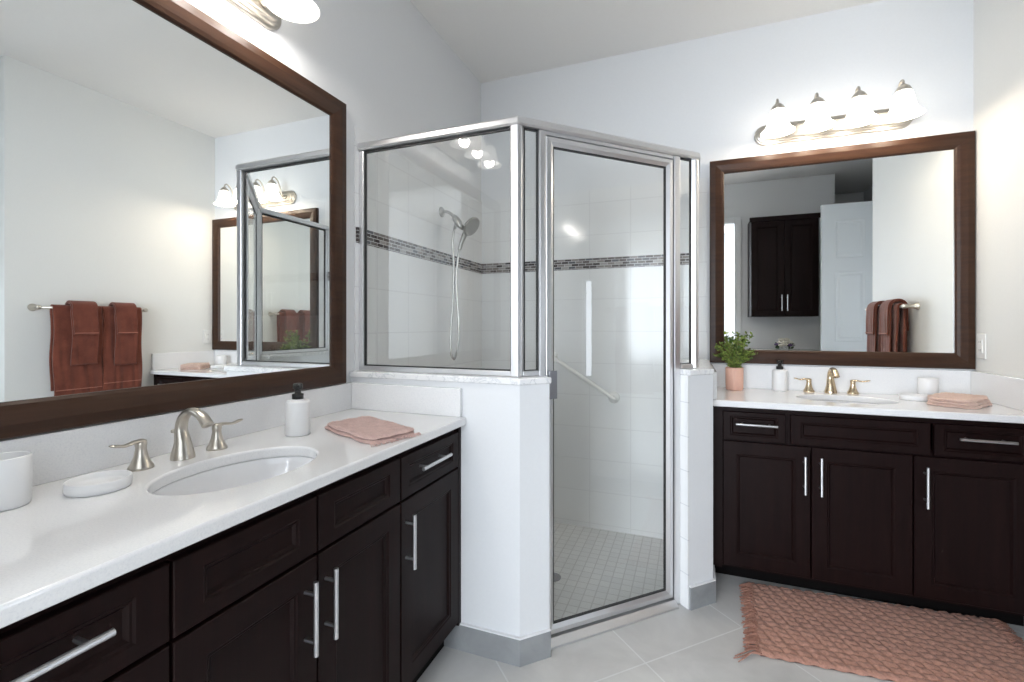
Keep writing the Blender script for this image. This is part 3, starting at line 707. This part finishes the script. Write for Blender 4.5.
bm = new(); hp = smooth_path([(.124, 2.37, 1.685), (.112, 2.372, 1.62), (.102, 2.376, 1.50), (.112, 2.374, 1.36), (.122, 2.37, 1.22), (.114, 2.366, 1.12), (.094, 2.366, 1.060), (.072, 2.366, 1.10), (.070, 2.370, 1.22), (.080, 2.376, 1.40), (.086, 2.376, 1.58), (.080, 2.372, 1.72), (.092, 2.37, 1.806)], 14)
tube(bm, hp, [.0062 + .0008 * (i % 2) for i in range(len(hp))], 8); sh('hose', bm, M['chrome_dim'])

# grab bar
t = thing('grab_bar', 'white slanted grab bar mounted on the tiled back wall of the shower', 'grab bar', (.7, YB - .008, .92))
bm = new(); ga, gb = Vector((.515, YB - .056, 1.060)), Vector((.915, YB - .056, .806))
tube(bm, smooth_path([ga + Vector((0, .046, 0)), ga + Vector((.004, .012, -.003)), ga + Vector((.02, 0, -.013)), gb + Vector((-.02, 0, .013)), gb + Vector((-.004, .012, .003)), gb + Vector((0, .046, 0))], 5), .0125, 14)
o = obj('bar', bm, M['plastic_white'], smooth=True); rel(o, t)
for g in (ga, gb):
    bm = new(); lathe(bm, [(.036, 0), (.036, .006), (.028, .012), (.014, .014)], seg=28)
    for v in bm.verts: v.co = Vector((g.x + v.co.x, YB - .0085 - v.co.z, g.z + v.co.y))
    rel(obj('flange', bm, M['plastic_white'], smooth=True), t)
# drain
bm = new(); lathe(bm, [(.042, 0), (.042, .003), (.037, .005), (.01, .0045)], seg=32)
tag(obj('shower_drain', bm, M['hinge'], smooth=True, loc=(.705, 2.28, -.0298)), 'round metal drain in the white mosaic shower floor', 'drain')

# wall plate on the right wall
t = thing('wall_outlet', 'white outlet plate on the right wall above the back counter', 'outlet', (XR - .0005, 2.862, 1.155))
bm = bx((-.006, -.038, -.060), (0, .038, .060)); obj('plate', bm, M['plastic_white'], t, bevel=.003)
bm = bx((-.009, -.017, -.034), (-.005, .017, .034)); obj('receptacle', bm, M['plastic_white'], t, bevel=.001)
for z in (-.02, .02):
    for y in (-.006, .006): obj('slot', bx((-.0095, y - .001, z - .005), (-.0088, y + .001, z + .005)), M['grey_slot'], t)

# ------------------------------------------------------------------ rug
t = thing('bath_rug', 'dusty rose chunky woven bath rug with fringed ends before the back vanity', 'rug', (2.072, 2.262, 0), R(3.5))
rw, rd = .91, .520; nx, ny = 248, 148
bm = new(); g = []
for i in range(nx + 1):
    row = []
    for j in range(ny + 1):
        x = -rw / 2 + rw * i / nx; y = -rd / 2 + rd * j / ny
        # braided rows running along x, cells offset between rows, crossed by slanted creases
        rowi = math.floor((y + rd / 2) / .032); fy = ((y + rd / 2) / .032) % 1; fx = ((x + (y + rd / 2) * .55) / .050 + .0 * rowi) % 1
        h = (.15 + .85 * math.sin(PI * fy) ** .35) * (.15 + .85 * math.sin(PI * fx) ** .35)
        ed = .004 * math.sin(x * 110) if j in (0, ny) else 0
        row.append(bm.verts.new((x + .12 * y, y + ed, .006 + .0125 * h + .0012 * math.sin(x * 260 + y * 90))))
    g.append(row)
for i in range(nx):
    for j in range(ny): bm.faces.new((g[i][j], g[i + 1][j], g[i + 1][j + 1], g[i][j + 1]))
per = [(i, 0) for i in range(nx)] + [(nx, j) for j in range(ny)] + [(i, ny) for i in range(nx, 0, -1)] + [(0, j) for j in range(ny, 0, -1)]
lo = [bm.verts.new((g[i][j].co.x, g[i][j].co.y, .004)) for i, j in per]
for k in range(len(per)):
    p, q = per[k], per[(k + 1) % len(per)]; bm.faces.new((g[p[0]][p[1]], g[q[0]][q[1]], lo[(k + 1) % len(per)], lo[k]))
obj('woven_mat', bm, M['rug'], t, smooth=True)
obj('backing', prism(new(), [(-rw / 2 + .003 - .06 * rd, -rd / 2 + .003), (rw / 2 - .003 - .06 * rd, -rd / 2 + .003), (rw / 2 - .003 + .06 * rd, rd / 2 - .003), (-rw / 2 + .003 + .06 * rd, rd / 2 - .003)], .0005, .0045), M['rug_backing'], t)
rn = random.Random(3)
for s in (-1, 1):
    bm = new()
    for k in range(150):
        y = -rd / 2 + rd * (k + .5) / 150 + rn.uniform(-.004, .004); l = rn.uniform(.035, .065); x0_ = s * (rw / 2 - .008) + .12 * y; z = rn.uniform(.004, .016)
        if k < 3: l = rn.uniform(.08, .12)
        dy = rn.uniform(-.022, .022) - (.05 if k < 3 else 0)
        tube(bm, smooth_path([(x0_, y, .010), (x0_ + s * l * .35, y + dy * .2, z + .006), (x0_ + s * l * .7, y + dy * .7, z), (x0_ + s * l, y + dy, .004)], 3), interp([.0035, .0032, .0028, .0018], 3), 5)
    obj('fringe', bm, M['rug_fringe'], t, kind='stuff')

# ------------------------------------------------------------------ towel bar and towels on the right wall
BXp = XR - .070; BZp = 1.372
t = thing('towel_bar', 'brushed nickel towel bar on the right wall holding rust towels', 'towel bar', (XR, 2.0, BZp))
bm = new(); tube(bm, [(BXp, 1.700, BZp), (BXp, 2.322, BZp)], .008, 14); rel(obj('bar', bm, M['nickel'], smooth=True), t)
for y in (1.695, 2.325):
    bm = new(); lathe(bm, [(.024, 0), (.024, .004), (.018, .014), (.012, .03), (.012, .05), (.014, .060), (.014, .078), (.010, .082)], seg=20)
    for v in bm.verts: v.co = Vector((XR - .0005 - v.co.z, y + v.co.x, BZp + v.co.y))
    rel(obj('bracket', bm, M['nickel'], smooth=True), t)
def hanging(name, label, y0, y1, zf, zb_, m, r, seedv, th=.007, flap=None, folds=4.0, amp=.004, group=None):
    """towel over the bar: front (room side) hangs to zf, back to zb_"""
    rr = random.Random(seedv); t = thing(name, label, 'towel', (BXp, (y0 + y1) / 2, BZp), 0, group)
    ph = rr.uniform(0, 6)
    def sheet(zf, zb_, r, tag_):
        prof = []
        n = 22
        for k in range(n): prof.append((-r, zf + (BZp - zf) * k / n, (1 - k / n)))
        for k in range(13): a = PI - PI * k / 12; prof.append((r * math.cos(a), BZp + r * math.sin(a), 0))
        for k in range(1, n + 1): prof.append((r, BZp - (BZp - zb_) * k / n, -.6 * k / n))
        ny_ = 34; bm = new(); gs = []
        for side in (0, 1):
            g = []
            for (px, pz, hang) in prof:
                row = []
                for j in range(ny_ + 1):
                    v = j / ny_; y = y0 + (y1 - y0) * v
                    f = amp * math.sin(v * folds * 2 * PI + ph) * min(1, abs(hang) * 2.2) + amp * .5 * math.sin(v * folds * 4.3 * PI + ph * 2 + pz * 9) * min(1, abs(hang) * 2)
                    off = th if side else 0
                    dx, dz = (px, pz - BZp) if pz >= BZp else (px, 0)
                    l = math.hypot(dx, dz) or 1
                    ex = BXp + px + dx / l * off; ez = pz + (dz / l * off if pz >= BZp else 0)
                    if hang > 0: ex -= abs(f) + .002 * hang
                    if hang < 0: ex += abs(f) * .3
                    yy = y + .004 * math.sin(pz * 16 + ph) * (1 if abs(hang) > 0 else 0)
                    row.append(bm.verts.new((ex, yy, ez)))
                g.append(row)
            gs.append(g)
        a, b = gs; np_ = len(prof)
        for g in gs:
            for i in range(np_ - 1):
                for j in range(ny_): bm.faces.new((g[i][j], g[i + 1][j], g[i + 1][j + 1], g[i][j + 1]))
        per = [(i, 0) for i in range(np_ - 1)] + [(np_ - 1, j) for j in range(ny_)] + [(i, ny_) for i in range(np_ - 1, 0, -1)] + [(0, j) for j in range(ny_, 0, -1)]
        for p, q in zip(per, per[1:] + per[:1]): bm.faces.new((a[p[0]][p[1]], a[q[0]][q[1]], b[q[0]][q[1]], b[p[0]][p[1]]))
        return bm
    rel(obj('cloth', sheet(zf, zb_, r, 0), m, smooth=True), t)
    if flap: 
        y0 += .004; y1 -= .003; rel(obj('folded_flap', sheet(flap, flap + .03, r + th + .002, 1), m, smooth=True), t)
        bz, rrr = flap, r + 2 * th + .004
    else: bz, rrr = zf + .055, r + th
    bm = new(); n = 24
    # woven border stripe following the sheet
    pts = []
    for j in range(n + 1):
        v = .02 + .96 * j / n; h = min(1, ((BZp - bz) / max(.05, BZp - (flap or zf))) * 2.2)
        f = amp * math.sin(v * folds * 2 * PI + ph) * h + amp * .5 * math.sin(v * folds * 4.3 * PI + ph * 2 + bz * 9) * h
        pts.append((BXp - rrr - abs(f) - .0025, y0 + (y1 - y0) * v + .004 * math.sin(bz * 16 + ph), bz + .012))
    tube(bm, pts, .0035, 6); rel(obj('border_stripe', bm, M['towel_red_band']), t)
    return t
hanging('bath_towel', 'rust terry bath towel hanging on the bar, farther from the back wall', 1.762, 2.032, .755, .82, M['towel_red'], .011, 1, th=.010, folds=2.0, amp=.006)
hanging('bath_towel', 'rust terry bath towel hanging on the bar, nearer the back wall', 2.036, 2.285, .775, .84, M['towel_red'], .011, 2, th=.010, folds=2.0, amp=.006)
hanging('hand_towel', 'small rust hand towel layered over the bath towel farther from the back wall', 1.848, 1.995, .985, 1.02, M['towel_red'], .034, 3, th=.008, flap=1.19, folds=1.0, amp=.003)
hanging('hand_towel', 'small rust hand towel layered over the bath towel nearer the back wall', 2.100, 2.240, .965, 1.00, M['towel_red'], .034, 4, th=.008, flap=1.19, folds=1.0, amp=.003)

# ------------------------------------------------------------------ seen in the back mirror: wall cabinet, counter, bouquet, open door
t = thing('wall_cabinet', 'dark two-door wall cabinet seen in the back mirror', 'cabinet', (1.99, .08, 1.355), R(180))
t.location = (2.64, .08, 1.355)
bm = new(); box(bm, (0, .02, 0), (.65, .32, 1.09)); box(bm, (-.012, -.004, 1.05), (.662, .02, 1.10)); obj('body', bm, M['espresso'], t)
for a, b, hx in ((.004, .324, .298), (.327, .646, .352)):
    d = obj('door', shaker(a, b, .006, 1.046, .058), M['espresso'], t); pull((hx, 0, .06), (hx, 0, .235), d)
# after the 180 degree turn local -y faces +y
t = thing('storage_cabinet', 'white counter-topped low cabinet below the dark wall cabinet seen in the mirror', 'cabinet', (2.64, .12, 0), R(180))
bm = new(); box(bm, (0, .02, .0), (.70, .36, .955)); obj('body', bm, M['trim'], t)
obj('top', bx((-.01, -.01, .955), (.71, .36, .99)), M['quartz'], t, bevel=.004)
for a, b in ((.01, .345), (.355, .69)): obj('door', shaker(a, b, .08, .94), M['trim'], t)
t = thing('flower_bouquet', 'small bouquet of cream and purple flowers on the low cabinet seen in the mirror', 'flowers', (2.335, -.03, .99))
rn = random.Random(11); bl = new()
for i in range(70):
    a = rn.uniform(0, 2 * PI); p = Vector((math.cos(a) * rn.uniform(.03, .075), math.sin(a) * rn.uniform(.02, .06), rn.uniform(.008, .07))); leaf(bl, p, Vector((math.cos(a), math.sin(a), rn.uniform(-.1, .5))), .032)
bm = new(); lathe(bm, [(.03, 0), (.04, .01), (.045, .03), (.04, .045), (.03, .046)], seg=24); obj('bowl', bm, M['ceramic_matte'], t, smooth=True)
obj('leaf', bl, M['leaf_dark'], t, kind='stuff')
for i, (px, py, pz, rr) in enumerate([(.0, .03, .085, .034), (.045, .03, .075, .030), (-.045, .03, .078, .031), (.02, -.02, .11, .033), (-.025, -.015, .108, .033), (0, .055, .058, .030), (.04, .05, .05, .028), (-.075, .01, .055, .026), (-.04, .05, .048, .028), (.05, -.03, .085, .03)]):
    bm = new(); lathe(bm, [(rr * .3, -rr * .5), (rr * .9, -rr * .2), (rr, rr * .15), (rr * .72, rr * .42), (rr * .5, rr * .38), (rr * .45, rr * .55), (rr * .2, rr * .5), (rr * .1, rr * .6)], (px, py, pz), 30, flute=.12, fn=6)
    obj('cream_flower' if i not in (7, 6) else 'purple_flower', bm, M['petal_white'] if i not in (7, 6) else M['petal_purple'], t, smooth=True)
# six panel door leaf standing open
bm = new(); dx0, dx1, dy = 2.565, 3.385, .50
box(bm, (dx0, dy - .035, .01), (dx1, dy, 2.44))
for (za, zb) in ((.20, .95), (1.10, 1.78), (1.90, 2.28)):
    for (xa, xb) in ((dx0 + .11, dx0 + .36), (dx0 + .46, dx1 - .11)):
        def pr(i, y): return [(xa + i, y, za + i), (xb - i, y, za + i), (xb - i, y, zb - i), (xa + i, y, zb - i)]
        loft(bm, [pr(0, dy - .001), pr(.002, dy + .003), pr(.010, dy + .004), pr(.018, dy + .0005), pr(.030, dy + .0005), pr(.045, dy + .005)], True, True)
o = struct('door_1', bm, M['door'])
bm = new(); tube(bm, [(dx0 + .06, dy, 1.0), (dx0 + .06, dy + .05, 1.0)], .010, 12); tube(bm, [(dx0 + .06, dy + .05, 1.0), (dx0 + .17, dy + .05, 1.0)], .009, 12)
h = obj('door_handle', bm, M['nickel'], o, smooth=True)
